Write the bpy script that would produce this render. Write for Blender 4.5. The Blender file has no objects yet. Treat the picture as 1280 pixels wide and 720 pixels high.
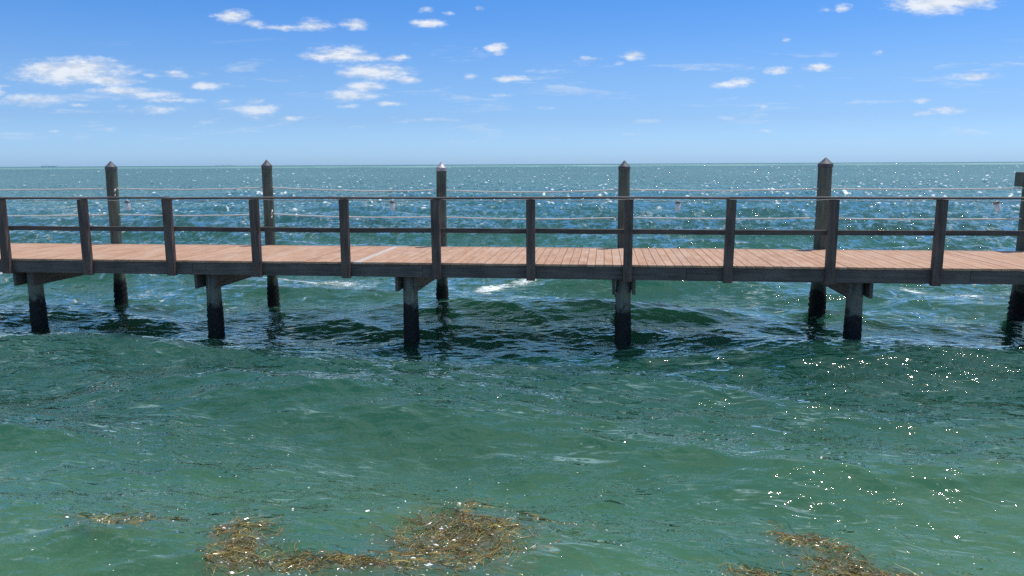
import bpy, math, random
import numpy as np
from mathutils import Vector, Matrix

random.seed(7); rng = np.random.default_rng(11)
scene = bpy.context.scene
C = bpy.context.scene.collection
PI = math.pi; R = math.radians

# ------------------------------------------------------------------ frames
CAM_H = 2.82                       # eye height over the water
TH = R(-6.89)                      # the pier's direction in plan
T = Vector((math.cos(TH), math.sin(TH), 0)); N = Vector((-math.sin(TH), math.cos(TH), 0))
ORG = Vector((0, 12.3045, 0))      # near edge of the deck, water level
DECK = 1.22
SUN_AZ = Vector((0.83, 0.56, 0)).normalized(); SUN_EL = R(71.5)

# ------------------------------------------------------------------ node helpers
def new_mat(name):
    m = bpy.data.materials.new(name); m.use_nodes = True
    m.node_tree.nodes.clear(); return m
class NT:
    def __init__(s, tree): s.t = tree; s.n = tree.nodes; s.l = tree.links
    def add(s, kind, **kw):
        nd = s.n.new(kind)
        for k, v in kw.items(): setattr(nd, k, v)
        return nd
    def put(s, sock, v):
        if isinstance(v, bpy.types.NodeSocket): s.l.new(v, sock)
        elif v is not None: sock.default_value = v
    def math(s, op, a, b=None, c=None, clamp=False):
        nd = s.add('ShaderNodeMath', operation=op, use_clamp=clamp)
        s.put(nd.inputs[0], a); s.put(nd.inputs[1], b); s.put(nd.inputs[2], c); return nd.outputs[0]
    def vec(s, op, a, b=None, c=None, out=0):
        nd = s.add('ShaderNodeVectorMath', operation=op)
        s.put(nd.inputs[0], a); s.put(nd.inputs[1], b)
        if c is not None: s.put(nd.inputs[2], c)
        return nd.outputs[out]
    def noise(s, vec, scale, detail=3, rough=.55, out=0, dims='3D', dist=0):
        nd = s.add('ShaderNodeTexNoise', noise_dimensions=dims)
        s.put(nd.inputs['Vector'], vec); nd.inputs['Scale'].default_value = scale
        nd.inputs['Detail'].default_value = detail; nd.inputs['Roughness'].default_value = rough
        nd.inputs['Distortion'].default_value = dist
        return nd.outputs[out]
    def mapping(s, vec, scale=(1, 1, 1), rot=(0, 0, 0), loc=(0, 0, 0)):
        nd = s.add('ShaderNodeMapping'); s.put(nd.inputs['Vector'], vec)
        nd.inputs['Scale'].default_value = scale; nd.inputs['Rotation'].default_value = rot
        nd.inputs['Location'].default_value = loc; return nd.outputs[0]
    def ramp(s, v, a, b, lo=0., hi=1., smooth=True):
        nd = s.add('ShaderNodeMapRange', interpolation_type='SMOOTHSTEP' if smooth else 'LINEAR')
        s.put(nd.inputs['Value'], v); nd.inputs['From Min'].default_value = a; nd.inputs['From Max'].default_value = b
        nd.inputs['To Min'].default_value = lo; nd.inputs['To Max'].default_value = hi; return nd.outputs['Result']
    def mix(s, f, a, b):
        nd = s.add('ShaderNodeMix', data_type='RGBA')
        s.put(nd.inputs[0], f)
        for i, v in ((6, a), (7, b)):
            if isinstance(v, tuple) and len(v) == 3: v = (*v, 1)
            s.put(nd.inputs[i], v)
        return nd.outputs[2]
    def attr(s, name, out='Fac'):
        nd = s.add('ShaderNodeAttribute', attribute_name=name); return nd.outputs[out]
    def pos(s): return s.add('ShaderNodeNewGeometry').outputs['Position']
    def bump(s, h, strength, dist, normal=None):
        nd = s.add('ShaderNodeBump'); s.put(nd.inputs['Height'], h)
        nd.inputs['Strength'].default_value = strength; nd.inputs['Distance'].default_value = dist
        if normal is not None: s.put(nd.inputs['Normal'], normal)
        return nd.outputs[0]
    def principled(s, color, rough=.6, normal=None, spec=.5, ior=1.5, **kw):
        p = s.add('ShaderNodeBsdfPrincipled')
        if isinstance(color, tuple) and len(color) == 3: color = (*color, 1)
        s.put(p.inputs['Base Color'], color); s.put(p.inputs['Roughness'], rough)
        p.inputs['IOR'].default_value = ior; p.inputs['Specular IOR Level'].default_value = spec
        if normal is not None: s.put(p.inputs['Normal'], normal)
        for k, v in kw.items(): s.put(p.inputs[k], v)
        return p.outputs[0]
    def out(s, sh):
        o = s.add('ShaderNodeOutputMaterial'); s.l.new(sh, o.inputs['Surface'])

# ------------------------------------------------------------------ materials
def wood(name, dark, light, grain_axis, rough=.75, wet=False, tint=None):
    """weathered timber; grain runs along the object's local grain_axis (0 x, 1 y, 2 z)"""
    m = new_mat(name); g = NT(m.node_tree)
    tc = g.add('ShaderNodeTexCoord').outputs['Object']
    sc = [26, 26, 26]; sc[grain_axis] = 1.3
    oi = g.add('ShaderNodeObjectInfo').outputs['Random']
    off = g.vec('SCALE', (13.1, 7.7, 5.3), None); off.node.inputs['Scale'].default_value = 1
    g.l.new(oi, off.node.inputs['Scale'])
    v = g.vec('ADD', tc, off)
    n1 = g.noise(g.mapping(v, tuple(sc)), 1.0, 5, .65, dist=.6)
    n2 = g.noise(v, 2.2, 4, .6)
    sc2 = [90, 90, 90]; sc2[grain_axis] = 3
    n3 = g.noise(g.mapping(v, tuple(sc2)), 1.0, 2, .5)
    f = g.math('ADD', g.math('MULTIPLY', n1, .65), g.math('MULTIPLY', n2, .45), clamp=True)
    col = g.mix(g.ramp(f, .34, .74), dark, light)
    col = g.mix(g.math('MULTIPLY', g.ramp(n3, .6, .72), .5), col, tuple(c * .35 for c in dark))
    h = g.math('ADD', n1, g.math('MULTIPLY', n3, .6))
    rr = rough
    if wet:       # stained, weedy, barnacled foot of a piling
        z = g.add('ShaderNodeSeparateXYZ'); g.l.new(g.pos(), z.inputs[0]); z = z.outputs[2]
        nz = g.noise(v, 9, 4, .7)
        zz = g.math('ADD', z, g.math('MULTIPLY', g.math('SUBTRACT', nz, .5), .62))
        k = g.ramp(zz, .36, .56, 1, 0)
        barn = g.ramp(g.noise(v, 42, 3, .7), .60, .70)
        wetc = g.mix(g.math('MULTIPLY', barn, .75), (.007, .008, .010), (.15, .14, .125))
        col = g.mix(k, col, wetc)
        alg = g.ramp(zz, .45, .95, 1, 0)
        col = g.mix(g.math('MULTIPLY', alg, g.math('SUBTRACT', .4, g.math('MULTIPLY', k, .4))), col, (.10, .115, .085))
    nb = g.bump(h, .55, .006)
    g.out(g.principled(col, rr, nb, spec=.35)); return m

M = {}
M['post'] = wood('post_timber', (.052, .037, .034), (.155, .108, .092), 2)
M['rail'] = wood('rail_timber', (.052, .037, .034), (.155, .108, .092), 0)
M['cap_rail'] = wood('cap_rail_timber', (.075, .06, .056), (.20, .16, .145), 0)
M['fascia'] = wood('fascia_timber', (.058, .050, .048), (.150, .125, .115), 0)
M['under'] = wood('under_timber', (.05, .046, .046), (.13, .115, .105), 1)
M['pile'] = wood('piling_timber', (.11, .115, .105), (.27, .27, .235), 2, wet=True)
M['tall_pile'] = wood('tall_piling_timber', (.036, .050, .044), (.135, .155, .12), 2, wet=True)

def deck_mat():
    m = new_mat('deck_boards'); g = NT(m.node_tree)
    v = g.add('ShaderNodeTexCoord').outputs['Object']
    tone = g.attr('tone'); grey = g.attr('grey')
    tv = g.add('ShaderNodeCombineXYZ'); g.l.new(g.math('MULTIPLY', tone, 37.), tv.inputs[0]); g.l.new(g.math('MULTIPLY', tone, 91.), tv.inputs[1])
    vv = g.vec('ADD', v, tv.outputs[0])
    n1 = g.noise(g.mapping(vv, (30, 1.6, 10)), 1, 5, .65, dist=.5)
    n2 = g.noise(vv, 1.7, 3, .6)
    n3 = g.noise(g.mapping(vv, (80, 4, 10)), 1, 3, .6)
    c = g.mix(g.ramp(tone, 0, 1, smooth=False), (.35, .180, .105), (.44, .245, .150))
    c = g.mix(g.ramp(n1, .35, .7), c, (.49, .30, .20))
    c = g.mix(g.math('MULTIPLY', g.ramp(n2, .42, .72), .6), c, (.50, .36, .27))
    n4 = g.noise(g.mapping(vv, (3.2, .9, 1)), 1, 4, .65)
    c = g.mix(g.math('MULTIPLY', g.ramp(n4, .5, .7), .55), c, (.30, .155, .095))
    drp = g.ramp(g.noise(v, 5.5, 3, .75), .735, .755)
    c = g.mix(drp, c, (.75, .73, .68))
    c = g.mix(g.math('MULTIPLY', g.ramp(n3, .58, .72), .45), c, (.15, .07, .05))
    # bleached scuffs and droppings
    s = g.noise(g.mapping(vv, (14, 5, 5)), 1, 4, .7)
    c = g.mix(g.math('MULTIPLY', g.ramp(s, .68, .74), .7), c, (.62, .58, .52))
    c = g.mix(grey, c, (.50, .45, .42))
    # dark nail heads near each joist line
    g.out(g.principled(c, .72, g.bump(g.math('ADD', n1, n3), .4, .004), spec=.3)); return m
M['deck'] = deck_mat()

def simple(name, col, rough=.5, metal=0, var=.25, scale=18):
    m = new_mat(name); g = NT(m.node_tree)
    v = g.add('ShaderNodeTexCoord').outputs['Object']
    n = g.noise(v, scale, 4, .6)
    c = g.mix(g.ramp(n, .3, .7), tuple(x * (1 - var) for x in col), tuple(min(1, x * (1 + var)) for x in col))
    g.out(g.principled(c, rough, g.bump(n, .15, .002), Metallic=metal)); return m
M['bolt'] = simple('galvanised_bolt', (.16, .15, .15), .5, .7)
M['cone_dark'] = simple('dark_cone_cap', (.075, .075, .085), .6, .0, .35, 9)
M['cone_pale'] = simple('silvery_cone_cap', (.36, .35, .37), .5, .2, .2, 9)
M['rope'] = simple('bleached_rope', (.62, .60, .56), .8, 0, .2, 60)
M['cable'] = simple('pale_cable', (.34, .32, .33), .55, 0, .2, 30)
M['lamp_cap'] = simple('lamp_cap_plastic', (.30, .29, .32), .5)
M['ship'] = simple('hazed_ship', (.82, .90, .97), .9, 0, .03)  # distance haze mixed into the ship's colour, no air is built
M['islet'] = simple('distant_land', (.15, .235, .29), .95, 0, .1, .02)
M['foam'] = simple('foam_fleck', (.78, .80, .76), .6, 0, .08)
def lampglass():
    m = new_mat('frosted_shade'); g = NT(m.node_tree)
    v = g.add('ShaderNodeTexCoord').outputs['Object']
    c = g.mix(g.noise(v, 20, 2), (.78, .78, .84), (.86, .86, .9))
    t = g.add('ShaderNodeBsdfTranslucent'); g.l.new(c, t.inputs[0])
    mx = g.add('ShaderNodeMixShader'); mx.inputs[0].default_value = .45
    g.l.new(g.principled(c, .35), mx.inputs[1]); g.l.new(t.outputs[0], mx.inputs[2]); g.out(mx.outputs[0]); return m
M['shade'] = lampglass()
def weed():
    m = new_mat('seagrass'); g = NT(m.node_tree)
    t = g.attr('tone')
    cr = g.add('ShaderNodeValToRGB'); g.l.new(t, cr.inputs[0])
    e = cr.color_ramp.elements; e[0].position = 0; e[0].color = (.12, .055, .024, 1); e[1].position = 1; e[1].color = (.60, .46, .14, 1)
    for p, c in ((.25, (.25, .125, .042, 1)), (.5, (.36, .23, .065, 1)), (.75, (.30, .26, .06, 1)), (.9, (.46, .32, .10, 1))):
        x = e.new(p); x.color = c
    dp = g.attr('murk_tint')  # veil of murky water painted into the blade colour for a drowned look
    g.out(g.principled(g.mix(dp, cr.outputs[0], (.12, .145, .075)), .22, spec=.5)); return m
M['weed'] = weed()

# ------------------------------------------------------------------ the sea
def sea_components():
    out = []
    n = 150
    for i in range(n):
        lam = 9.0 * (0.16 / 9.0) ** ((i + rng.random()) / n)
        k = 2 * PI / lam
        spread = R(16) if lam > 2 else (R(21) if lam > .8 else R(29))
        ang = R(-104) + rng.normal() * spread
        if lam > 5: s = .020
        elif lam > 2.2: s = .036
        elif lam > .5: s = .036
        else: s = .027
        s *= rng.uniform(.6, 1.35)
        out.append((lam, k, math.cos(ang), math.sin(ang), s / k, rng.random() * 2 * PI))
    return out
COMP = sea_components()
def sea(X, Y, spacing):
    """gerstner sum; returns displacement, crest sharpness, and the share of slope left out by the mesh spacing"""
    X = X.astype(np.float32); Y = Y.astype(np.float32)
    dx = np.zeros_like(X); dy = np.zeros_like(X); dz = np.zeros_like(X); J = np.zeros_like(X); miss = np.zeros_like(X)
    rr = np.hypot(X, Y)
    calm = np.clip((rr - 3.0) / 8.0, 0, 1); calm = .72 + .28 * calm * calm * (3 - 2 * calm)
    gust = .85 + .25 * np.sin(X * .13 + 1.1 * np.sin(Y * .09)) * np.sin(Y * .17 + .6)
    tot = sum((c[1] * c[4]) ** 2 for c in COMP)
    for lam, k, cx, cy, a, ph in COMP:
        w = np.clip((lam - 2.0 * spacing) / (lam * .5), 0, 1)
        miss += (1 - w * w) * (k * a) ** 2 / tot
        A = a * w * (calm if lam < 5 else np.sqrt(calm)) * (gust if lam < 2 else 1)
        p = k * (cx * X + cy * Y) + ph
        sn = np.sin(p) * A; cs = np.cos(p) * A
        dz += cs; dx -= sn * cx; dy -= sn * cy
        if lam > .5: J += cs * k
    return dx, dy, dz, J, miss

MATS = [  # weed mats floating on the water: centre x, y, half width, half depth, tilt, blades, murk, label
    (-.43, 5.38, .52, .50, R(-15), 1750, 1.0, 'largest golden brown seaweed mat, floating at the bottom centre of the picture'),
    (-2.00, 5.12, .24, .52, R(8), 620, .9, 'upright clump of tangled seaweed at the left end of the long weed line'),
    (-1.32, 4.86, .72, .13, R(2), 760, .8, 'low strip of yellow green seaweed linking two bigger mats along the bottom edge'),
    (-3.05, 5.60, .40, .13, R(8), 300, .55, 'thin faint brown seaweed patch floating alone near the lower left corner'),
    (2.36, 5.55, .28, .13, R(-35), 330, .7, 'curved arching wisp of seaweed at the top of the lower right weed patches'),
    (2.66, 5.14, .52, .20, R(-24), 720, .9, 'greyish silted seaweed mat sloping down across the lower right of the water'),
    (1.80, 4.97, .24, .12, R(-25), 240, .7, 'small golden seaweed tuft left of the greyish silted mat'),
    (3.22, 5.00, .34, .10, R(-8), 260, .7, 'sparse seaweed tuft with one long blade sticking up, nearest the lower right corner'),
    (.42, 5.85, .36, .08, R(-14), 110, .35, 'faint submerged shred of seaweed right of and above the largest mat'),
    (-.38, 6.42, .26, .06, R(-12), 110, .3, 'faintest scrap of brown seaweed, farthest out from the bottom edge'),
]
def mat_w(X, Y, m):
    c, s = math.cos(m[4]), math.sin(m[4]); u = X - m[0]; v = Y - m[1]
    a = (u * c + v * s) / m[2]; b = (-u * s + v * c) / m[3]
    return a * a + b * b

def build_sea():
    f = 760.0
    rows = [1.0]
    while rows[-1] < 3600:
        r = rows[-1]; rows.append(r + max(.022, .55 * r * r / (f * CAM_H)) if r < 1500 else r * 1.5)
    rows += [7000., 14000., 40000.]
    rows = np.array(rows)
    fine = np.arange(-40, 40.001, .062); side = np.concatenate([[-180], np.arange(-177, -60, 3), np.arange(-60, -40, .5)])
    ang = np.concatenate([side, fine, -side[::-1]])
    nr, nc = len(rows), len(ang)
    TA, RA = np.meshgrid(np.radians(ang), rows)
    dr = np.gradient(rows)[:, None] * np.ones(nc)[None]
    dth = np.gradient(np.radians(ang))[None] * RA
    sp = np.maximum(dr, dth)
    X = np.sin(TA) * RA; Y = np.cos(TA) * RA
    dx, dy, dz, J, miss = sea(X, Y, sp)
    # crests that stand up although the mesh is wider than the wave (far rows)
    far = np.clip((RA - 60) / 120, 0, 1)
    foam = np.clip((J - .55) / .3, 0, 1) * .75 * np.clip((RA - 16) / 6, 0, 1)
    # white caps: small breaking crests, raised and foamy
    front = np.abs(ang) < 40
    n = 1500
    for i in range(int(n * 2.6)):
        p = rng.uniform(3.0, 70) if i % 3 else rng.uniform(3, 40) ** 1.0
        r = 760 * CAM_H / p; a = R(rng.uniform(-39, 39)) if i % 2 else R(39 - 60 * rng.random() ** 1.4)
        if r < 27: continue
        w = rng.uniform(.12, .5) * (1 + r / 120) * .5; j = int(np.searchsorted(rows, r)); dep = max(.18, (rows[j] - rows[j - 1]) * .6)
        j0 = max(0, j - 4); j1 = min(nr, j + 5)
        i0, i1 = np.searchsorted(ang, [math.degrees(a - 3 * w / r), math.degrees(a + 3 * w / r)])
        if i1 - i0 < 1: continue
        sub = np.s_[j0:j1, i0:i1]
        lat = (TA[sub] - a) * r; lon = RA[sub] - r + .25 * lat
        gg = np.exp(-(lat / w) ** 2 * 1.6 - (lon / dep) ** 2)
        foam[sub] = np.maximum(foam[sub], gg * (rng.uniform(.3, .85) if r < 45 else rng.uniform(.62, 1.15))); dz[sub] += gg * min(.16, .04 + r * .0012)
    # ragged line of foam running parallel to the pier, a few metres beyond it
    px = X * T.x + Y * T.y - ORG.y * T.y; d = X * N.x + Y * N.y - ORG.y * N.y
    mid = 5.65 + .45 * np.sin(px * .55) + .25 * np.sin(px * 1.7 + 1)
    for s0, s1, st in ((-15, -10.6, .8), (-10.4, -8.8, .9), (-8.3, -3.4, 1.0), (-1.9, .3, 1.0), (2.3, 5.3, .98), (7.8, 10, 1.05), (10.5, 15, .9)):
        seg = np.clip((px - s0) / .5, 0, 1) * np.clip((s1 - px) / .5, 0, 1)
        foam = np.maximum(foam, seg * st * np.exp(-((d - mid) / .42) ** 2) * (.72 + .22 * np.sin(px * 4.1) * np.sin(px * 1.3 + d * 3)))
    murk = np.zeros_like(X)
    for m in MATS:
        q = mat_w(X, Y, m); murk = np.maximum(murk, m[6] * np.exp(-q * .75))
    # shoals: pale green water on the flats far out
    Xf = (X + dx).ravel(); Yf = (Y + dy).ravel(); Zf = dz.ravel()
    co = np.stack([Xf, Yf, Zf], 1).astype(np.float32)
    me = bpy.data.meshes.new('sea_water')
    idx = np.arange(nr * nc).reshape(nr, nc)
    q = np.stack([idx[:-1, :-1], idx[1:, :-1], idx[1:, 1:], idx[:-1, 1:]], -1).reshape(-1, 4)[:, ::-1]
    me.vertices.add(nr * nc); me.vertices.foreach_set('co', co.ravel())
    me.loops.add(q.size); me.loops.foreach_set('vertex_index', q.ravel().astype(np.int32))
    me.polygons.add(len(q)); me.polygons.foreach_set('loop_start', np.arange(0, q.size, 4, dtype=np.int32))
    me.polygons.foreach_set('loop_total', np.full(len(q), 4, np.int32))
    me.polygons.foreach_set('use_smooth', np.ones(len(q), bool))
    me.update(calc_edges=True)
    for nm, arr in (('foam', foam), ('lod', miss), ('murk', murk)):
        a = me.attributes.new(nm, 'FLOAT', 'POINT'); a.data.foreach_set('value', arr.ravel().astype(np.float32))
    me.materials.append(M['water'])
    o = bpy.data.objects.new('water', me); C.objects.link(o); o['kind'] = 'structure'
    o['label'] = 'choppy blue green sea water reaching to the horizon'
    if me.polygons[len(q) // 2].normal.z < 0: me.flip_normals()

def water_mat():
    m = new_mat('sea_water'); g = NT(m.node_tree)
    P = g.pos()
    sx = g.add('ShaderNodeSeparateXYZ'); g.l.new(P, sx.inputs[0]); x, y, z = sx.outputs
    flat = g.add('ShaderNodeCombineXYZ'); g.l.new(x, flat.inputs[0]); g.l.new(y, flat.inputs[1]); F = flat.outputs[0]
    foam = g.attr('foam'); lod = g.attr('lod'); murk = g.attr('murk')
    rot = g.mapping(F, (1, 1, 1), (0, 0, R(8)))
    # fine ripples, longer along the crest than across it
    r1 = g.noise(g.mapping(rot, (3.6, 8, 1)), 1, 2, .5, dist=.3)
    r2 = g.noise(g.mapping(rot, (10, 21, 1)), 1, 1.5, .5, dist=.4)
    wind = g.ramp(g.noise(F, .45, 3, .55), .35, .65, .55, 1.25)
    h = g.math('MULTIPLY', g.math('ADD', g.math('MULTIPLY', r1, .046), g.math('MULTIPLY', r2, .0045)), wind)
    # rare steep little cusps: these are what catch the sun
    r3 = g.ramp(g.noise(g.mapping(rot, (19, 26, 1)), 1, 2, .5), .70, .80)
    h = g.math('ADD', h, g.math('MULTIPLY', g.math('MULTIPLY', r3, g.ramp(g.noise(F, .9, 3, .6), .42, .6, .35, 1)), .026))
    b = g.bump(h, 1, 1)
    # beyond the reach of the mesh the wave slopes live in the normal
    c1 = g.noise(g.mapping(F, (1.1, 1.9, 1)), 1, 3, .7, out=1)
    c1 = g.vec('MULTIPLY', g.vec('SUBTRACT', c1, (.5, .5, .5)), (1.3, 2.6, 0))
    c2 = g.noise(g.mapping(F, (3.6, 1.3, 1)), 1, 3, .7, out=1)
    c2 = g.vec('MULTIPLY', g.vec('SUBTRACT', c2, (.5, .5, .5)), (1.6, 3.0, 0))
    c3n = g.noise(g.mapping(F, (4.5, 2.0, 1)), 1, 2, .6)
    c3 = g.vec('SCALE', g.vec('MULTIPLY', g.vec('SUBTRACT', g.noise(g.mapping(F, (6.0, 3.0, 1)), 1, 1, .5, out=1), (.5, .5, .5)), (6, 8, 0)))
    g.l.new(g.ramp(c3n, .57, .70), c3.node.inputs['Scale'])
    lv = g.vec('SCALE', g.vec('ADD', g.vec('ADD', c1, c2), c3)); g.l.new(g.math('MAXIMUM', g.math('POWER', lod, .5), g.ramp(y, 20, 60, 0, .4)), lv.node.inputs['Scale'])
    nrm = g.vec('NORMALIZE', g.vec('ADD', b, lv))
    # body colour of the cloudy water
    patch = g.noise(g.mapping(F, (.35, .6, 1)), 1, 4, .55)
    near = g.mix(g.ramp(patch, .3, .7), (.040, .122, .060), (.090, .195, .092))
    midc = g.mix(g.ramp(patch, .35, .68), (.004, .042, .034), (.010, .066, .050))
    farc = g.mix(g.ramp(g.noise(g.mapping(F, (.02, .012, 1)), 1, 3, .5), .4, .6), (.018, .090, .105), (.030, .112, .122))
    col = g.mix(g.ramp(g.math('ADD', y, g.math('MULTIPLY', patch, 2.5)), 6.4, 11.0), near, midc)
    col = g.mix(g.ramp(y, 13, 60), col, farc)
    flat_ = g.math('MULTIPLY', g.math('MULTIPLY', g.ramp(y, 700, 900), g.ramp(y, 1900, 2600, 1, 0)), g.ramp(g.noise(g.mapping(F, (.012, .003, 1)), 1, 4, .6), .35, .6, .08, .6))
    col = g.mix(flat_, col, (.27, .47, .42))
    
    # froth and film streaks along the crests, pale sky reflection painted in with them
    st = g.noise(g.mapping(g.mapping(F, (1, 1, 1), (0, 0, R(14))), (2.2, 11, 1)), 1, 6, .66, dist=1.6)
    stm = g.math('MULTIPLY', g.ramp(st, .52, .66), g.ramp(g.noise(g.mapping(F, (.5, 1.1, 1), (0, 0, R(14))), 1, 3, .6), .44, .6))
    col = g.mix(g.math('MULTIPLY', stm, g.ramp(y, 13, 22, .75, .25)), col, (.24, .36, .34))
    # silt and drowned weed inside the mats
    mk = g.math('MULTIPLY', murk, g.ramp(g.noise(F, 7, 5, .65), .35, .62), clamp=True)
    murkc = g.mix(g.ramp(g.noise(F, 11, 4, .7), .4, .65), (.155, .105, .055), (.22, .20, .165))
    col = g.mix(g.math('MULTIPLY', mk, .85), col, murkc)
    # flecks of drifting weed
    fl = g.ramp(g.noise(g.mapping(rot, (12, 34, 1)), 1, 3, .6), .72, .76)
    nearf = g.ramp(y, 6.5, 11, 1, 0)
    col = g.mix(g.math('MULTIPLY', fl, g.math('MULTIPLY', nearf, .4)), col, (.015, .045, .03))
    # foam
    fn = g.noise(g.mapping(F, (3.6, 11, 1)), 1, 8, .82, dist=1.6)
    ff = g.ramp(g.math('ADD', foam, g.math('MULTIPLY', g.math('SUBTRACT', fn, .5), 2.4)), .56, .92)
    ff = g.math('MULTIPLY', ff, g.ramp(foam, .05, .3))
    scum = g.ramp(g.noise(F, 34, 2, .5), .715, .74)        # scattered bubbles
    scum = g.math('MULTIPLY', scum, g.math('MULTIPLY', g.ramp(g.noise(F, 1.3, 2, .5), .5, .62), nearf))
    ff = g.math('MAXIMUM', ff, g.math('MULTIPLY', scum, .9))
    col = g.mix(ff, col, (.74, .78, .78))
    rough = g.math('ADD', .02, g.math('MULTIPLY', g.math('ADD', ff, flat_, clamp=True), .5))
    # surface film and silt scatter some light at once; the rest enters the cloudy water below
    df = g.add('ShaderNodeBsdfDiffuse'); g.l.new(col, df.inputs[0])
    tr = g.add('ShaderNodeBsdfTransparent')
    opaque = g.math('MAXIMUM', ff, g.math('MAXIMUM', g.ramp(y, 7.2, 11, .52, .50), g.ramp(y, 18, 42, 0, 1)))
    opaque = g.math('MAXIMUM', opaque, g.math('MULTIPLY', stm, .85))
    body = g.add('ShaderNodeMixShader'); g.l.new(opaque, body.inputs[0]); g.l.new(tr.outputs[0], body.inputs[1]); g.l.new(df.outputs[0], body.inputs[2])
    gl = g.add('ShaderNodeBsdfGlossy'); gl.inputs['Color'].default_value = (1, .97, .84, 1); g.l.new(rough, gl.inputs['Roughness']); g.l.new(nrm, gl.inputs['Normal'])
    fr = g.add('ShaderNodeFresnel'); fr.inputs[0].default_value = 1.40; g.l.new(nrm, fr.inputs['Normal'])
    back = g.add('ShaderNodeNewGeometry').outputs['Backfacing']
    fac = g.math('MULTIPLY', g.math('MULTIPLY', g.math('MULTIPLY', fr.outputs[0], g.ramp(y, 9, 30, 1.75, 1.1)), g.math('SUBTRACT', 1, back)), g.math('SUBTRACT', 1, g.math('MAXIMUM', ff, g.math('MULTIPLY', flat_, .8))), clamp=True)
    mx = g.add('ShaderNodeMixShader'); g.l.new(fac, mx.inputs[0]); g.l.new(body.outputs[0], mx.inputs[1]); g.l.new(gl.outputs[0], mx.inputs[2])
    o = g.add('ShaderNodeOutputMaterial'); g.l.new(mx.outputs[0], o.inputs['Surface'])
    pv = g.add('ShaderNodeVolumePrincipled'); pv.inputs['Color'].default_value = (.125, .51, .30, 1); pv.inputs['Density'].default_value = .85
    pv.inputs['Anisotropy'].default_value = 0
    g.l.new(pv.outputs[0], o.inputs['Volume'])
    return m
M['water'] = water_mat()
build_sea()
def seabed():
    m = new_mat('silty_seabed'); g = NT(m.node_tree); n = g.noise(g.pos(), .8, 4, .6)
    g.out(g.principled(g.mix(g.ramp(n, .35, .65), (.05, .08, .05), (.16, .17, .11)), .95)); me = bpy.data.meshes.new('seabed')
    k = 40; V = []; Q = []
    for i in range(k + 1):
        for j in range(k + 1):
            x = -110 + 220 * i / k; y = -110 + 300 * j / k; V.append((x, y, -1.9 - .25 * math.sin(x * .3) * math.sin(y * .4 + x * .1)))
    for i in range(k):
        for j in range(k): a = i * (k + 1) + j; Q.append((a, a + k + 1, a + k + 2, a + 1))
    me.from_pydata(V, [], Q); me.materials.append(m); o = bpy.data.objects.new('seabed', me); C.objects.link(o); o['kind'] = 'structure'; o['label'] = 'dim silty seabed under the water'
seabed()

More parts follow.
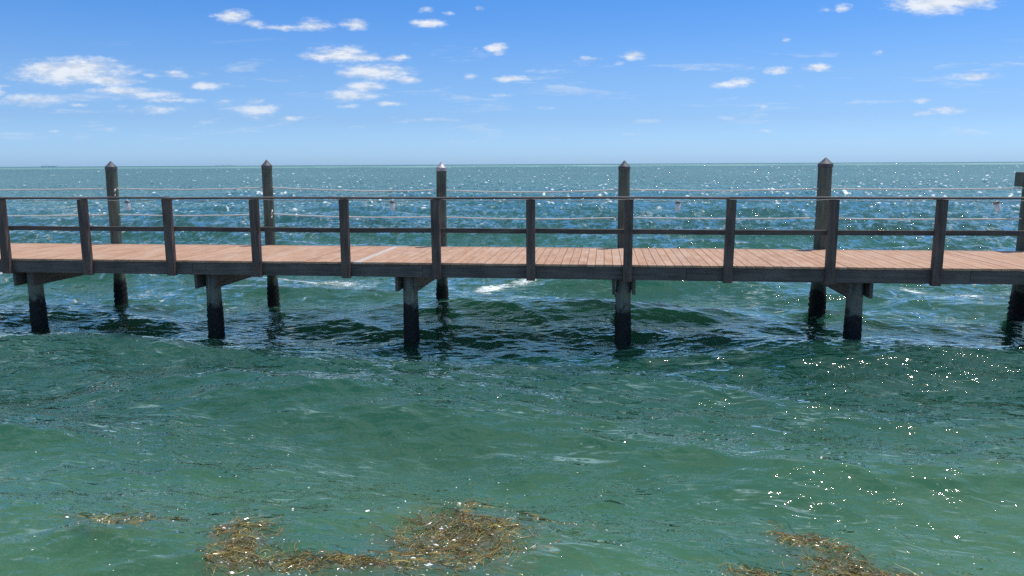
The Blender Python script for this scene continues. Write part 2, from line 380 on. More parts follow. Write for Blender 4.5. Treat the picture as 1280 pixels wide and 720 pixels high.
# ------------------------------------------------------------------ mesh helpers
class MB:
    def __init__(s): s.v = []; s.f = []; s.attrs = {}
    def box(s, x0, x1, y0, y1, z0, z1, bev=0.0, jit=0.0, **at):
        """box with chamfered edges"""
        b = min(bev, (x1 - x0) * .3, (y1 - y0) * .3, (z1 - z0) * .3)
        base = len(s.v)
        if b <= 0:
            for z in (z0, z1):
                for y in (y0, y1):
                    for x in (x0, x1): s.v.append((x, y, z))
            s.f += [tuple(base + i for i in q) for q in ((0, 2, 3, 1), (4, 5, 7, 6), (0, 1, 5, 4), (2, 6, 7, 3), (0, 4, 6, 2), (1, 3, 7, 5))]
        else:
            # 24 verts: for each corner, three verts
            cs = []
            for k in range(8):
                sx, sy, sz = (k & 1), (k >> 1) & 1, (k >> 2) & 1
                X = (x0, x1)[sx]; Y = (y0, y1)[sy]; Z = (z0, z1)[sz]
                ix = X + (b if sx == 0 else -b); iy = Y + (b if sy == 0 else -b); iz = Z + (b if sz == 0 else -b)
                cs.append((base + 3 * k, base + 3 * k + 1, base + 3 * k + 2))
                s.v += [(X, iy, iz), (ix, Y, iz), (ix, iy, Z)]   # on x face, y face, z face
            def fc(ax, ids): s.f.append(tuple(cs[i][ax] for i in ids))
            fc(0, (0, 4, 6, 2)); fc(0, (1, 3, 7, 5)); fc(1, (0, 1, 5, 4)); fc(1, (2, 6, 7, 3)); fc(2, (0, 2, 3, 1)); fc(2, (4, 5, 7, 6))
            for a, c in ((0, 1), (2, 3), (4, 5), (6, 7)): s.f.append((cs[a][1], cs[a][2], cs[c][2], cs[c][1]))   # edges along x
            for a, c in ((0, 2), (1, 3), (4, 6), (5, 7)): s.f.append((cs[a][0], cs[a][2], cs[c][2], cs[c][0]))
            for a, c in ((0, 4), (1, 5), (2, 6), (3, 7)): s.f.append((cs[a][0], cs[a][1], cs[c][1], cs[c][0]))
            for k in range(8): s.f.append(cs[k])
        for k, val in at.items(): s.attrs.setdefault(k, []).extend([val] * (len(s.v) - base))
        return s
    def lathe(s, prof, seg=24, cx=0, cy=0, lean=(0, 0), noise=None):
        base = len(s.v)
        for (r, z) in prof:
            for i in range(seg):
                a = 2 * PI * i / seg
                rr = r * (1 + (noise(a, z) if noise else 0))
                s.v.append((cx + lean[0] * z + rr * math.cos(a), cy + lean[1] * z + rr * math.sin(a), z))
        for j in range(len(prof) - 1):
            for i in range(seg):
                k = (i + 1) % seg
                s.f.append((base + j * seg + i, base + j * seg + k, base + (j + 1) * seg + k, base + (j + 1) * seg + i))
        s.f.append(tuple(base + i for i in range(seg))[::-1]); e = base + (len(prof) - 1) * seg
        s.f.append(tuple(e + i for i in range(seg))); return s
    def tube(s, pts, r, seg=6):
        base = len(s.v); n = len(pts); pts = [Vector(p) for p in pts]
        for j, p in enumerate(pts):
            d = (pts[min(j + 1, n - 1)] - pts[max(j - 1, 0)]).normalized()
            up = Vector((0, 0, 1)) if abs(d.z) < .9 else Vector((1, 0, 0))
            a = d.cross(up).normalized(); b = a.cross(d)
            for i in range(seg):
                t = 2 * PI * i / seg; s.v.append(tuple(p + a * math.cos(t) * r + b * math.sin(t) * r))
        for j in range(n - 1):
            for i in range(seg):
                k = (i + 1) % seg; s.f.append((base + j * seg + i, base + j * seg + k, base + (j + 1) * seg + k, base + (j + 1) * seg + i))
        s.f.append(tuple(base + i for i in range(seg))[::-1]); s.f.append(tuple(base + (n - 1) * seg + i for i in range(seg))); return s
    def build(s, name, mat, parent=None, loc=(0, 0, 0), smooth=False):
        me = bpy.data.meshes.new(name); me.from_pydata(s.v, [], s.f); me.materials.append(mat)
        import bmesh
        bm = bmesh.new(); bm.from_mesh(me); bmesh.ops.recalc_face_normals(bm, faces=bm.faces); bm.to_mesh(me); bm.free()
        for k, vals in s.attrs.items():
            a = me.attributes.new(k, 'FLOAT', 'POINT'); a.data.foreach_set('value', vals)
        if smooth: me.polygons.foreach_set('use_smooth', [True] * len(me.polygons))
        me.update()
        o = bpy.data.objects.new(name, me); C.objects.link(o); o.location = loc
        if parent is not None: o.parent = parent
        return o
def world(s, d, z): return ORG + T * s + N * d + Vector((0, 0, z))
def thing(name, label, cat, loc, rz=0, group=None):
    o = bpy.data.objects.new(name, None); C.objects.link(o); o.empty_display_size = .2
    o.location = loc; o.rotation_euler = (0, 0, rz); o['label'] = label; o['category'] = cat
    if group: o['group'] = group
    return o

# ------------------------------------------------------------------ the pier (frame: x along it, y away, z up from the water)
pier = thing('pier', 'long wooden pier with reddish deck boards and dark railing crossing the whole picture', 'pier', ORG, TH)
S0, S1 = -21.3, 17.6
# deck boards
mb = MB(); s = S0; i = 0
r2 = random.Random(3)
while s < S1:
    w = .139; tone = r2.random(); grey = 0
    if -2.80 < s < -2.62 and abs(s + 2.72) < .071: grey = .7
    elif r2.random() < .06: grey = .08
    dz = r2.uniform(-.0025, .0025)
    x0, x1 = s, s + w - .0065
    y0 = -.012 + r2.uniform(-.006, .006); y1 = 2.50 + r2.uniform(-.01, .01)
    mb.box(x0, x1, y0, y1, DECK - .036 + dz, DECK + dz, .003, tone=tone, grey=grey)
    s += w
mb.build('decking', M['deck'], pier)
# fascia boards, near and far, and inner stringers
cuts = [S0, -18.3, -14.05, -9.8, -5.543, -1.495, 2.796, 7.05, 11.3, 15.5, S1]
for a, b in zip(cuts[:-1], cuts[1:]):
    jz = r2.uniform(-.004, .004)
    MB().box(a + .002, b - .002, .012, .056, .972 + jz, DECK - .039, .004).build('fascia_board', M['fascia'], pier)
    MB().box(a + .3, b + .296, 2.43, 2.474, .972, DECK - .039, .004).build('fascia_board', M['fascia'], pier)
for y in (.85, 1.65):
    MB().box(S0 + .1, S1 - .1, y, y + .045, .975, DECK - .039, .004).build('stringer', M['fascia'], pier)
# railing posts: one post with its bolts, then copies
def bolt_mb(x, z, y=-.091):
    b = MB(); seg = 10
    for (r, yy) in ((.014, y + .001), (.014, y - .004), (.008, y - .005), (.008, y - .012), (.003, y - .014)):
        for k in range(seg):
            a = 2 * PI * k / seg; b.v.append((x + r * math.cos(a), yy, z + r * math.sin(a)))
    for j in range(4):
        for k in range(seg): b.f.append((j * seg + k, j * seg + (k + 1) % seg, (j + 1) * seg + (k + 1) % seg, (j + 1) * seg + k))
    b.f.append(tuple(4 * seg + k for k in range(seg))); return b
post0 = MB().box(-.070, .070, -.09, .008, .955, 2.262, .005).build('railing_post', M['post'], pier)
for zz, xx in ((1.105, -.01), (1.02, .012)): bolt_mb(xx, zz).build('bolt', M['bolt'], post0)
first = True
for k in range(-14, 18):
    sx = -8.995 + 1.5515 * (k + 6) - 1.5515 * 6
    if sx < S0 + .2 or sx > S1 - .2: continue
    if first: o = post0; first = False
    else:
        o = post0.copy(); C.objects.link(o); o.parent = pier
        for ch in post0.children:
            c = ch.copy(); C.objects.link(c); c.parent = o
    o.location = (sx, 0, r2.uniform(-.006, .004)); o.rotation_euler = (r2.uniform(-.006, .006), r2.uniform(-.004, .012), 0)
POSTS = [-8.995 + 1.5515 * k for k in range(-8, 18)]
# rails
def plank_run(name, mat, cuts, y0, y1, z0, z1, sag=.006):
    for a, b in zip(cuts[:-1], cuts[1:]):
        m_ = MB(); n = 8; ph = r2.random() * 6; a_ = a + .002; b_ = b - .002; e0, e1 = r2.uniform(-.004, .004), r2.uniform(-.004, .004)
        ring = [(y0, z0), (y1, z0), (y1, z1), (y0, z1)]
        bv = .005
        ring = [(y0 + bv, z0), (y1 - bv, z0), (y1, z0 + bv), (y1, z1 - bv), (y1 - bv, z1), (y0 + bv, z1), (y0, z1 - bv), (y0, z0 + bv)]
        for j in range(n + 1):
            t = j / n; off = e0 * (1 - t) + e1 * t + sag * math.sin(ph + t * 5) * .6; oy = .004 * math.sin(ph * 2 + t * 4)
            for (y, z) in ring: m_.v.append((a_ + (b_ - a_) * t, y + oy, z + off))
        K = len(ring)
        for j in range(n):
            for q in range(K): m_.f.append((j * K + q, j * K + (q + 1) % K, (j + 1) * K + (q + 1) % K, (j + 1) * K + q))
        m_.f.append(tuple(range(K))[::-1]); m_.f.append(tuple(n * K + q for q in range(K)))
        m_.build(name, mat, pier)
tp = [S0 + .1] + [POSTS[i] for i in (1, 4, 7, 10, 13, 16, 19, 22)] + [S1 - .1]
tp = sorted(set(tp)); plank_run('top_rail', M['cap_rail'], [p for p in tp], -.105, .045, 2.268, 2.300)
plank_run('middle_rail', M['rail'], [p for p in [S0 + .1] + [POSTS[i] for i in (2, 5, 8, 9, 10, 11, 12, 14, 15, 17, 20, 23)] + [S1 - .1]], .012, .05, 1.711, 1.790)
# bents: near piling, tall far piling with its cap, a pair of cross beams
def pile_noise(seed, amt, barn):
    ra = random.Random(seed); ph = [ra.random() * 6.28 for _ in range(8)]
    def f(a, z):
        v = amt * (math.sin(2 * a + ph[0] + z * .7) * .5 + math.sin(3 * a + ph[1] - z * 1.3) * .35 + math.sin(z * 2.1 + ph[2]) * .5 + math.sin(z * 5.3 + a + ph[3]) * .25)
        if z < .55:
            k = min(1, (.55 - z) / .3)
            v += k * barn * (.5 + .5 * math.sin(7 * a + 23 * z + ph[4]) * math.sin(11 * a - 31 * z + ph[5]) + .5 * math.sin(17 * a + 57 * z + ph[6]))
        return v
    return f
BENTS = [-20.0, -16.2, -12.45, -8.81, -5.375, -1.80, 1.82, 5.49, 9.1, 12.8, 16.4]
TALL = {-8.81: (-8.70, .014, 2.80, 'cone_dark', .108), -5.375: (-5.30, .007, 2.81, 'cone_dark', .098), -1.80: (-1.735, .014, 2.75, 'cone_pale', .098),
        1.82: (1.855, 0, 2.755, 'cone_dark', .105), 5.49: (5.545, -.002, 2.79, 'cone_dark', .125), 9.1: (9.125, .0, 2.50, 'cone_dark', .13)}
for i, b in enumerate(BENTS):
    pn = pile_noise(i, .02, .10)
    prof = [(.128, -1.6)] + [(.128 - .004 * z, z) for z in np.arange(-.3, .7, .035)] + [(.126, .75), (.125, .97)]
    near = MB().lathe(prof, 28, b + .0, .36, (.0, 0), pn).build('piling', M['pile'], pier, smooth=True)
    for sx in (-1, 1):
        MB().box(b + sx * .160 - .026, b + sx * .160 + .026, .07 + .02 * (sx > 0), 2.62, .715, .962, .004).build('cross_beam', M['under'], pier)
    # through bolts holding the beams on the piling
    cx, lean, top, cap, rad = TALL.get(b, (b + .08, 0, 2.8, 'cone_dark', .11))
    pn = pile_noise(50 + i, .05, .20)
    zs = list(np.arange(-.3, .7, .035)) + list(np.arange(.75, top, .11)) + [top]
    prof = [(rad * 1.08, -1.6)] + [(rad * (1.07 - .03 * z), z) for z in zs]
    tp_ = MB().lathe(prof, 30, 0, 0, (lean, 0), pn).build('tall_piling', M['tall_pile'], pier, loc=(cx, 2.50 + rad, 0), smooth=True)
    if b == -1.80: tp_['label'] = 'tall piling with a silvery pointed cap'
    cr = rad * 1.06
    c = MB().lathe([(cr, top - .055), (cr * 1.03, top - .05), (cr * 1.03, top + .002), (cr * 1.0, top + .012), (cr * .5, top + .068), (.008, top + .125)], 24, 0, 0, (lean, 0)).build('piling_cap', M[cap], tp_)
    if b == 9.1: MB().box(-.24, -.10, -.16, .10, 2.375, 2.635, .006).build('wooden_block', M['tall_pile'], tp_)
    if b == -5.375:
        kn = MB()
        kn.tube([(rad + .005 + .012 * math.sin(t * 2.1), -.07 + .03 * math.cos(t * 3), 1.93 - .05 * t) for t in np.arange(0, 3.2, .3)], .014)
        kn.build('rope_knot', M['rope'], tp_)
    if b == -8.81:
        kn = MB(); kn.tube([(rad + .004 + .014 * math.sin(t * 2.3), -.05 + .02 * math.cos(t * 3), 2.37 - .05 * t) for t in np.arange(0, 3.2, .3)], .016)
        kn.build('rope_knot', M['rope'], tp_)

# ------------------------------------------------------------------ ropes between the tall pilings
def rope(name, label, zs, sag, lead, rad=.0115):
    t = []
    keys = [(-20, zs[0]), (-16.1, zs[0]), (-12.36, zs[0]), (-8.60, zs[1]), (-5.245, zs[2]), (-1.70, zs[3]), (1.835, zs[4]), (5.485, zs[5]), (8.99, zs[6]), (12.88, zs[6])]
    for (a, za), (b, zb), sg in zip(keys[:-1], keys[1:], sag):
        for j in range(16):
            u = j / 16; t.append((a + (b - a) * u, 2.60 + lead, za + (zb - za) * u - 4 * sg * u * (1 - u) + .002 * math.sin(a + j * 1.7)))
    t.append((keys[-1][0], 2.60 + lead, keys[-1][1]))
    m_ = MB(); m_.tube(t, rad, 8)
    o = m_.build(name, M['rope'], smooth=True)
    o.matrix_world = Matrix.Translation(ORG) @ Matrix.Rotation(TH, 4, 'Z')
    o['label'] = label; o['category'] = 'rope'; o['group'] = 'ropes strung along the tall pilings'
rope('rope', 'upper pale rope strung between the tall pilings, just above the top rail', (2.355, 2.368, 2.385, 2.325, 2.335, 2.345, 2.35), (0, 0, .02, .035, .04, .045, .03, .02, .02), 0)
rope('rope', 'lower pale rope strung between the tall pilings, just above the middle rail', (1.80, 1.828, 1.845, 1.80, 1.80, 1.80, 1.80), (0, 0, .02, .03, .035, .04, .02, .02, .02), 0)

# ------------------------------------------------------------------ cable with hanging lamps under the top rail
lamps = [(-16.0, 0), (-11.33, 0), (-6.672, 0), (-1.99, 0), (2.635, 0), (7.335, .32), (12.0, 0)]
pts = []
ss = np.arange(S0 + 1.5, S1 - 1.5, .1)
for x in ss:
    d0 = min(abs(x - l[0]) for l in lamps)
    ph = (x + 8.995) / 1.5515; ph -= math.floor(ph)
    pts.append((x, .062, 2.262 - .028 * 4 * ph * (1 - ph) - .012 * math.exp(-(d0 / .25) ** 2)))
cb = MB(); cb.tube(pts, .006, 6); cable = cb.build('cable', M['cable'], smooth=True)
cable.matrix_world = Matrix.Translation(ORG) @ Matrix.Rotation(TH, 4, 'Z')
cable['label'] = 'thin pale cable drooping in short swags under the top rail'; cable['category'] = 'cable'
lamp_labels = {-16.0: 'x', -11.33: 'x', -6.672: 'frosted hanging lamp under the top rail, beside the leftmost tall piling',
    -1.99: 'frosted hanging lamp under the top rail, left of the silver capped tall piling',
    2.635: 'frosted hanging lamp under the top rail, in the bay right of the middle tall piling',
    7.335: 'tilted frosted hanging lamp near the right edge of the picture'}
def make_lamp(x, tilt):
    t = thing('hanging_lamp', lamp_labels.get(x, ''), 'lamp', world(x, .062, 2.225), TH, 'lamps hanging from the top rail')
    MB().lathe([(.040, -.03), (.046, -.026), (.048, -.005), (.030, .006), (.012, .010), (.010, .03)], 16).build('lamp_cap', M['lamp_cap'], t, smooth=True)
    MB().lathe([(.030, -.155), (.034, -.158), (.036, -.15), (.044, -.032), (.040, -.0305)], 16).build('lamp_shade', M['shade'], t, smooth=True)
    t.rotation_euler = Matrix.Rotation(TH, 4, 'Z').to_euler(); t.rotation_euler.y = -tilt
for x, tl in lamps:
    if x in lamp_labels and lamp_labels[x] != 'x': make_lamp(x, tl)

# ------------------------------------------------------------------ seaweed mats and foam flecks
def surface_point(xs, ys):
    xs = np.array(xs); ys = np.array(ys)
    dx, dy, dz, _, _ = sea(xs, ys, np.full(xs.shape, .03)); return xs + dx, ys + dy, dz
for mi, m_ in enumerate(MATS):
    rg = np.random.default_rng(100 + mi); n = m_[5]; K = 6
    pts = []
    # tufts give the mat an uneven density
    n = int(n * 3.4); tn = max(5 if m_[6] > .4 else 34, n // 45); tufts = []
    while len(tufts) < tn:
        a, b = rg.uniform(-1, 1, 2)
        wv = 1.0 if m_[6] < .75 else .8 + .45 * math.sin(3 * math.atan2(b, a) + mi) * math.sin(2 * math.atan2(b, a) + 2 * mi)
        if (a * a + b * b) / wv < 1 and rg.random() < 1.15 - (a * a + b * b): tufts.append((a, b, rg.uniform(0, PI), rg.random()))
    V = []; Fc = []; tone = []
    c, s_ = math.cos(m_[4]), math.sin(m_[4])
    P0 = []; DIR = []; CUR = []; LEN = []; TON = []; W = []; LIFT = []
    for i in range(n):
        tf = tufts[rg.integers(tn)]; sg = (.15 + .22 * (rg.random() < .3)) if m_[6] > .6 else (.32 if m_[6] > .32 else .5)
        deep = rg.random() < .70; sg *= 1.35 if deep else 1
        a = tf[0] + rg.normal() * sg; b = tf[1] + rg.normal() * sg * 1.1
        P0.append((m_[0] + a * m_[2] * c - b * m_[3] * s_, m_[1] + a * m_[2] * s_ + b * m_[3] * c))
        DIR.append(tf[2] + rg.normal() * .8); CUR.append(rg.normal() * 2.2); LEN.append(rg.uniform(.04, .17)); TON.append(np.clip(.25 + .5 * tf[3] + rg.normal() * .22, 0, 1))
        W.append(rg.uniform(.0009, .0022)); LIFT.append(rg.uniform(-.15, -.006) if deep else (rg.uniform(-.014, .008) if m_[6] > .6 else rg.uniform(-.03, .002)))
    if mi == 7:
        P0.append((3.05, 5.06)); DIR.append(2.1); CUR.append(.3); LEN.append(.30); TON.append(.97); W.append(.004); LIFT.append(.03)
        P0.append((3.14, 4.98)); DIR.append(2.5); CUR.append(-.4); LEN.append(.26); TON.append(.92); W.append(.004); LIFT.append(.03)
        n += 2
    P0 = np.array(P0); DIR = np.array(DIR); CUR = np.array(CUR); LEN = np.array(LEN); W = np.array(W); LIFT = np.array(LIFT)
    cen = np.zeros((n, K, 2)); p = P0.copy(); ang = DIR.copy(); dirs = np.zeros((n, K))
    for k in range(K):
        cen[:, k] = p; dirs[:, k] = ang
        p = p + np.stack([np.cos(ang), np.sin(ang)], 1) * (LEN / (K - 1))[:, None]; ang = ang + CUR / (K - 1)
    sx, sy, sz = surface_point(cen[..., 0].ravel(), cen[..., 1].ravel())
    sx = sx.reshape(n, K); sy = sy.reshape(n, K); sz = sz.reshape(n, K)
    arch = np.sin(np.linspace(0, PI, K))[None] * rg.uniform(0, .012, n)[:, None]
    zz = sz + LIFT[:, None] + arch
    ww = W[:, None] * np.array([.7, 1, 1, 1, .8, .25])[None]
    ox = -np.sin(dirs) * ww; oy = np.cos(dirs) * ww
    tw = rg.uniform(-.003, .003, n)[:, None]
    A = np.stack([sx + ox, sy + oy, zz + tw], -1); B = np.stack([sx - ox, sy - oy, zz - tw], -1)
    V = np.stack([A, B], 2).reshape(-1, 3)
    base = np.arange(n)[:, None] * K * 2 + np.arange(K - 1)[None] * 2
    Fc = np.stack([base, base + 1, base + 3, base + 2], -1).reshape(-1, 4)
    me = bpy.data.meshes.new('seaweed_mat'); me.from_pydata(V.tolist(), [], Fc.tolist()); me.materials.append(M['weed'])
    at = me.attributes.new('tone', 'FLOAT', 'POINT'); at.data.foreach_set('value', np.repeat(np.array(TON), K * 2).astype(np.float32))
    at = me.attributes.new('murk_tint', 'FLOAT', 'POINT'); at.data.foreach_set('value', np.repeat(np.clip(rg.uniform(-.3, .6, len(TON)) + (.25 if m_[6] < .6 else 0), 0, .92), K * 2).astype(np.float32))
    o = bpy.data.objects.new('seaweed_mat', me); C.objects.link(o)
    o['label'] = m_[7]; o['category'] = 'seaweed'; o['group'] = 'mats of seaweed floating in the shallows'
# foam flecks and bubbles adrift
rg = np.random.default_rng(5); xs = []; ys = []; rs = []
for i in range(520):
    if rg.random() < .62:
        m_ = MATS[rg.choice(len(MATS), p=[.36, .08, .14, .04, .06, .14, .06, .06, .04, .02])]; a = rg.normal(0, .6); b = rg.normal(-.1, .6)
        c, s_ = math.cos(m_[4]), math.sin(m_[4])
        xs.append(m_[0] + a * m_[2] * c - b * m_[3] * s_); ys.append(m_[1] + a * m_[2] * s_ + b * m_[3] * c)
        rs.append(rg.uniform(.002, .006) if rg.random() < .9 else rg.uniform(.008, .017))
    else:
        y = 4.6 + 8 * rg.random() ** 1.7; xs.append(rg.uniform(-.72, .72) * y); ys.append(y); rs.append(rg.uniform(.002, .005) * (1 + .05 * y))
fx, fy, fz = surface_point(xs, ys); fm = MB()
for x, y, z, r in zip(fx, fy, fz, rs):
    k = 7; b = len(fm.v); ph = rg.random() * 6
    for j, (q, h) in enumerate(((1, 0), (.75, .45), (.3, .7))):
        for i in range(k):
            a = 2 * PI * i / k; w = q * r * (1 + .3 * math.sin(2 * a + ph) + .15 * math.sin(3 * a + 2 * ph))
            fm.v.append((x + w * math.cos(a) * 1.25, y + w * math.sin(a), z + .001 + h * r * .5))
    for j in range(2):
        for i in range(k): fm.f.append((b + j * k + i, b + j * k + (i + 1) % k, b + (j + 1) * k + (i + 1) % k, b + (j + 1) * k + i))
    fm.f.append(tuple(b + 2 * k + i for i in range(k)))
ff_ = fm.build('foam_flecks', M['foam'], smooth=True); ff_['kind'] = 'stuff'; ff_['label'] = 'small white foam flecks drifting on the shallows'

# ------------------------------------------------------------------ far things
def at_far(px, r): a = math.atan((px - 640) / 950.); return Vector((math.sin(a) * r, math.cos(a) * r, 0))
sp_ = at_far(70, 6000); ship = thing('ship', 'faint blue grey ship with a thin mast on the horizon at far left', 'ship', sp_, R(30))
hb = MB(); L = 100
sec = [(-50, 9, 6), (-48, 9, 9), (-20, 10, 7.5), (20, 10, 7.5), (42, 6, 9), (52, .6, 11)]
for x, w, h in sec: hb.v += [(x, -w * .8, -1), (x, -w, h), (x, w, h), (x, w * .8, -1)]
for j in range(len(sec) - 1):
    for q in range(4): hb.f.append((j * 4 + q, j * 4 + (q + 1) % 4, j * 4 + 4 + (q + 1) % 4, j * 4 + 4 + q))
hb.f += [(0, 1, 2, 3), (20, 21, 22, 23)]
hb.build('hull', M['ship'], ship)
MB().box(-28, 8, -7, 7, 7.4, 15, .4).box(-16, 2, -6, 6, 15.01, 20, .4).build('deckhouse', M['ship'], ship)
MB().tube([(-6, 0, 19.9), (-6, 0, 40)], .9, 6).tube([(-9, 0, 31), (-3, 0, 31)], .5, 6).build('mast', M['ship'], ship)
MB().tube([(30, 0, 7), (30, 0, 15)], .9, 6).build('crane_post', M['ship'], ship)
def islet(px, r, length, h, seed, label):
    ra = random.Random(seed); c = at_far(px, r); m_ = MB(); n = 40; ax = Vector((c.y, -c.x, 0)).normalized(); ay = Vector((c.x, c.y, 0)).normalized()
    hs = [h * max(.12, math.sin(PI * j / n) ** .4 * (.55 + .45 * ra.random())) for j in range(n + 1)]
    for j in range(n + 1):
        u = (j / n - .5) * length
        for (d, z) in ((-60, -1), (-40, hs[j] * .7), (0, hs[j]), (40, hs[j] * .7), (60, -1)):
            p = c + ax * u + ay * d; m_.v.append((p.x, p.y, z))
    for j in range(n):
        for q in range(4): m_.f.append((j * 5 + q, j * 5 + q + 1, j * 5 + 6 + q, j * 5 + 5 + q))
    o = m_.build('low_island', M['islet'], smooth=True); o['kind'] = 'structure'; o['label'] = label
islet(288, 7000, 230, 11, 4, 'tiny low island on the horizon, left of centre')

# ------------------------------------------------------------------ sky, sun
w = bpy.data.worlds.new('World'); scene.world = w; w.use_nodes = True
g = NT(w.node_tree); g.n.clear()
sky = g.add('ShaderNodeTexSky', sky_type='NISHITA'); sky.sun_disc = False; sky.sun_elevation = SUN_EL
sky.sun_rotation = math.atan2(SUN_AZ.x, SUN_AZ.y); sky.altitude = 0; sky.air_density = 1.0; sky.dust_density = .6; sky.ozone_density = 2.0
D = g.add('ShaderNodeTexCoord').outputs['Generated']
sx = g.add('ShaderNodeSeparateXYZ'); g.l.new(D, sx.inputs[0])
yy = g.math('MAXIMUM', sx.outputs[1], .05)
u = g.math('DIVIDE', sx.outputs[0], yy); v = g.math('DIVIDE', sx.outputs[2], yy)
uv = g.add('ShaderNodeCombineXYZ'); g.l.new(u, uv.inputs[0]); g.l.new(v, uv.inputs[1]); UV = uv.outputs[0]
wob = g.noise(g.mapping(UV, (55, 80, 1)), 1, 5, .6, out=1, dims='2D')
UVw = g.vec('MULTIPLY_ADD', g.vec('SUBTRACT', wob, (.5, .5, .5)), (.022, .0055, 0), UV)
CL = [(88,90,70,15,1),(100,82,55,9,1),(135,100,38,7,1),(60,84,30,8,1),(190,95,15,4,.55),(222,92,16,7,.65),(255,92,11,4,.38),(256,107,16,5,.95),
(150,113,40,5,1),(185,119,45,5,.85),(215,125,35,3,.8),(40,125,42,7,.85),(0,112,10,8,.7),(98,131,12,3,.65),(195,137,40,5,.65),(157,132,9,3,.45),(280,128,15,4,.55),
(322,138,29,9,.9),(315,127,16,4,.7),(365,148,14,3,.75),(290,20,21,7,.95),(318,29,16,5,.75),(350,34,28,4,.85),(392,31,22,7,.85),(444,30,17,6,.95),
(535,29,20,5,1),(535,12,8,3.5,.75),(561,18,8,3,.45),(597,10,7,2.5,.5),(425,68,36,9,1),(452,71,28,5,.95),(400,70,25,5,.9),(498,72,14,4,.85),(468,90,47,9,1),(510,99,17,5,.85),
(455,108,24,6,1),(438,119,30,7,1),(488,129,19,3,.85),(437,132,15,3,.55),(620,60,13,6,1),(596,61,5,2.5,.6),(638,98,21,4,.95),(587,96,8,4,.55),(664,88,8,3,.6),
(628,119,17,3,.45),(680,135,13,2.5,.42),(530,149,19,2.5,.55),(792,69,14,6,1),(736,73,11,3,.75),(775,79,7,3,.4),(910,106,20,4,.9),(925,102,14,5,.9),(973,88,15,5,1),
(1021,84,20,4,.95),(1165,4,50,12,1),(1205,2,40,8,1),(1054,10,9,5,.75),(1034,12,8,4,.5),(982,50,7,2.5,.5),(1099,65,6,3,.55),(1220,95,25,4.5,.95),(1154,125,13,3.5,.75),
(1182,137,22,5,.85),(1160,141,18,3,.7),(952,133,8,4,.75),(916,147,18,3,.55),(810,151,24,3,.6),(790,168,28,4,.4),(687,172,15,3,.4),(905,166,10,3,.4),(957,164,9,3,.38),
(130,162,22,3,.42),(68,164,9,2.5,.45),(258,155,32,8,.3),(440,160,20,3,.35),(590,178,30,5,.3),
(-150,60,90,14,1),(-330,110,120,10,.9),(1420,60,70,12,1),(1560,130,120,8,.8),(-60,150,60,6,.6),(1380,150,60,5,.6),(300,-120,120,30,1),(900,-200,160,40,1),(1350,-150,140,35,1),(-200,-180,160,40,1)]
cp = math.cos(R(9.27)); sp2 = math.sin(R(9.27)); acc = None; low = None
for (cx, cy, hw, hh, st) in CL:
    # direction of each cloud, as tangent of azimuth and of elevation
    xx = (cx - 640) / 950.; zz = -(cy - 360) / 950.
    ro = math.atan(6.5 / 1280); xr = xx * math.cos(ro) + zz * math.sin(ro); zr = -xx * math.sin(ro) + zz * math.cos(ro)
    Y_ = cp + zr * sp2; Z_ = -sp2 + zr * cp
    if Y_ < .1: continue
    U_ = xr / Y_; V_ = Z_ / Y_; iu = 950. / (hw * 1.5) ; iv = 950. / (hh * 1.55)
    ln = g.vec('LENGTH', g.vec('MULTIPLY_ADD', UVw, (iu, iv, 0), (-U_ * iu, -V_ * iv, 0)), out=1)
    mm = g.math('MULTIPLY_ADD', ln, -st, st)
    acc = mm if acc is None else g.math('MAXIMUM', acc, mm)
n1 = g.noise(g.mapping(UV, (32, 105, 1)), 1, 6, .62, dims='2D')
n2 = g.noise(g.mapping(UV, (90, 260, 1)), 1, 4, .6, dims='2D')
dens = g.math('ADD', acc, g.math('ADD', g.math('MULTIPLY', g.math('SUBTRACT', n1, .5), .85), g.math('MULTIPLY', g.math('SUBTRACT', n2, .5), .35)))
dens = g.math('MULTIPLY', g.ramp(dens, .10, .90, 0, .92), g.ramp(acc, 0, .14))
up = g.ramp(sx.outputs[1], .02, .12)
dens = g.math('MULTIPLY', dens, up)
wis = g.noise(g.mapping(UV, (8, 62, 1)), 1, 5, .62, dims='2D', dist=.3)
wis = g.math('MULTIPLY', g.math('MULTIPLY', g.ramp(wis, .56, .74, 0, .34), g.ramp(v, .015, .05)), g.ramp(v, .11, .17, 1, 0))
dens = g.math('MAXIMUM', dens, g.math('MULTIPLY', wis, up))
fade = g.ramp(v, 0, .16, .55, 1)       # air between us and the lowest clouds
dens = g.math('MULTIPLY', dens, fade)
shade = g.mix(g.ramp(n1, .38, .62), (6.6, 7.3, 8.4, 1), (8.9, 9.2, 9.6, 1))
hs = g.add('ShaderNodeHueSaturation'); g.l.new(sky.outputs[0], hs.inputs['Color']); hs.inputs['Saturation'].default_value = 1.0; hs.inputs['Value'].default_value = 1.0
cr = g.add('ShaderNodeValToRGB'); g.l.new(sx.outputs[2], cr.inputs[0])   # bluer air than the model's at this sun height
def lin(c): c /= 255.; return c / 12.92 if c < .04045 else ((c + .055) / 1.055) ** 2.4
have = [(0.0, (184, 180, 161)), (.013, (190, 188, 169)), (.056, (189, 204, 199)), (.105, (170, 195, 210)), (.196, (143, 172, 204))]
want = [(165, 201, 236), (168, 205, 239), (153, 198, 244), (136, 188, 246), (93, 158, 239)]
els = cr.color_ramp.elements
for i, ((p_, h_), w_) in enumerate(zip(have, want)):
    c_ = tuple(lin(b_) / lin(a_) / 2 for a_, b_ in zip(h_, w_)) + (1,)
    if i < 2: els[i].position = p_; els[i].color = c_
    else: e_ = els.new(p_); e_.color = c_
e_ = els.new(.32); e_.color = (.36, .62, .74, 1)
e_ = els.new(.5); e_.color = (.58, .76, .76, 1)
e_ = els.new(.8); e_.color = (.50, .60, .64, 1)
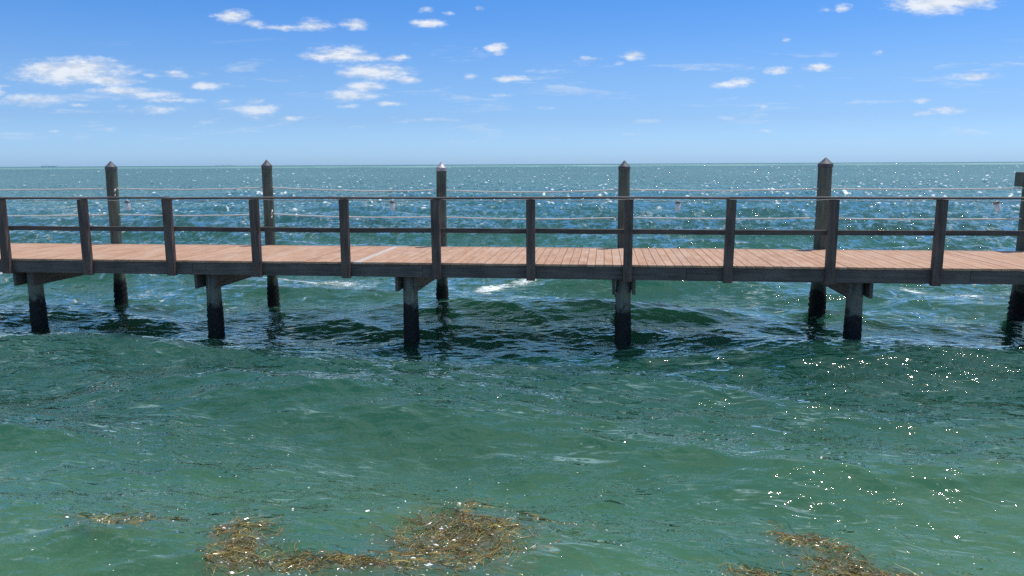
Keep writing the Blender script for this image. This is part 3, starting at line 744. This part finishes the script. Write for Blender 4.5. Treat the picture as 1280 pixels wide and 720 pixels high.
SKYC = g.vec('MULTIPLY', g.vec('MULTIPLY', hs.outputs[0], cr.outputs[0]), (2, 2, 2))
# unseen thin broken cloud above the frame, added to brighten reflections and timber
zc = g.math('MAXIMUM', sx.outputs[2], .12)
hv = g.add('ShaderNodeCombineXYZ'); g.l.new(g.math('DIVIDE', sx.outputs[0], zc), hv.inputs[0]); g.l.new(g.math('DIVIDE', sx.outputs[1], zc), hv.inputs[1])
hn = g.noise(hv.outputs[0], 1.3, 6, .6, dims='2D', dist=.4)
hi = g.math('MULTIPLY', g.ramp(hn, .48, .68, 0, .6), g.ramp(sx.outputs[2], .35, .6))
col = g.mix(dens, SKYC, shade)
col = g.mix(hi, col, (8.2, 8.8, 9.6, 1))
bg = g.add('ShaderNodeBackground'); g.l.new(col, bg.inputs[0]); bg.inputs[1].default_value = .10
wo = g.add('ShaderNodeOutputWorld'); g.l.new(bg.outputs[0], wo.inputs[0])
w.cycles.sampling_method = 'MANUAL'; w.cycles.sample_map_resolution = 512

sd = SUN_AZ * math.cos(SUN_EL) + Vector((0, 0, math.sin(SUN_EL)))
sl = bpy.data.lights.new('sun', 'SUN'); sl.energy = 4.2; sl.angle = R(.53); sl.color = (1, .965, .91)
so = bpy.data.objects.new('sun', sl); C.objects.link(so); so.rotation_euler = (-sd).to_track_quat('-Z', 'Y').to_euler(); so.location = (5, 5, 20)

# ------------------------------------------------------------------ camera
cam = bpy.data.cameras.new('camera'); cam.sensor_width = 36; cam.lens = 950 / 1280 * 36; cam.clip_end = 60000; cam.clip_start = .1
co = bpy.data.objects.new('camera', cam); C.objects.link(co)
co.matrix_world = Matrix.Translation((0, 0, CAM_H)) @ Matrix.Rotation(R(90 - 9.25), 4, 'X') @ Matrix.Rotation(-math.atan(6.5 / 1280), 4, 'Z')
scene.camera = co
scene.render.engine = 'CYCLES'
scene.view_settings.view_transform = 'Standard'; scene.view_settings.look = 'None'; scene.view_settings.gamma = 1; scene.view_settings.exposure = 0
scene.cycles.use_denoising = False
scene.cycles.max_bounces = 5; scene.cycles.diffuse_bounces = 2; scene.cycles.glossy_bounces = 3; scene.cycles.volume_bounces = 2; scene.cycles.transparent_max_bounces = 8
scene.cycles.sample_clamp_indirect = 8; scene.cycles.sample_clamp_direct = 0
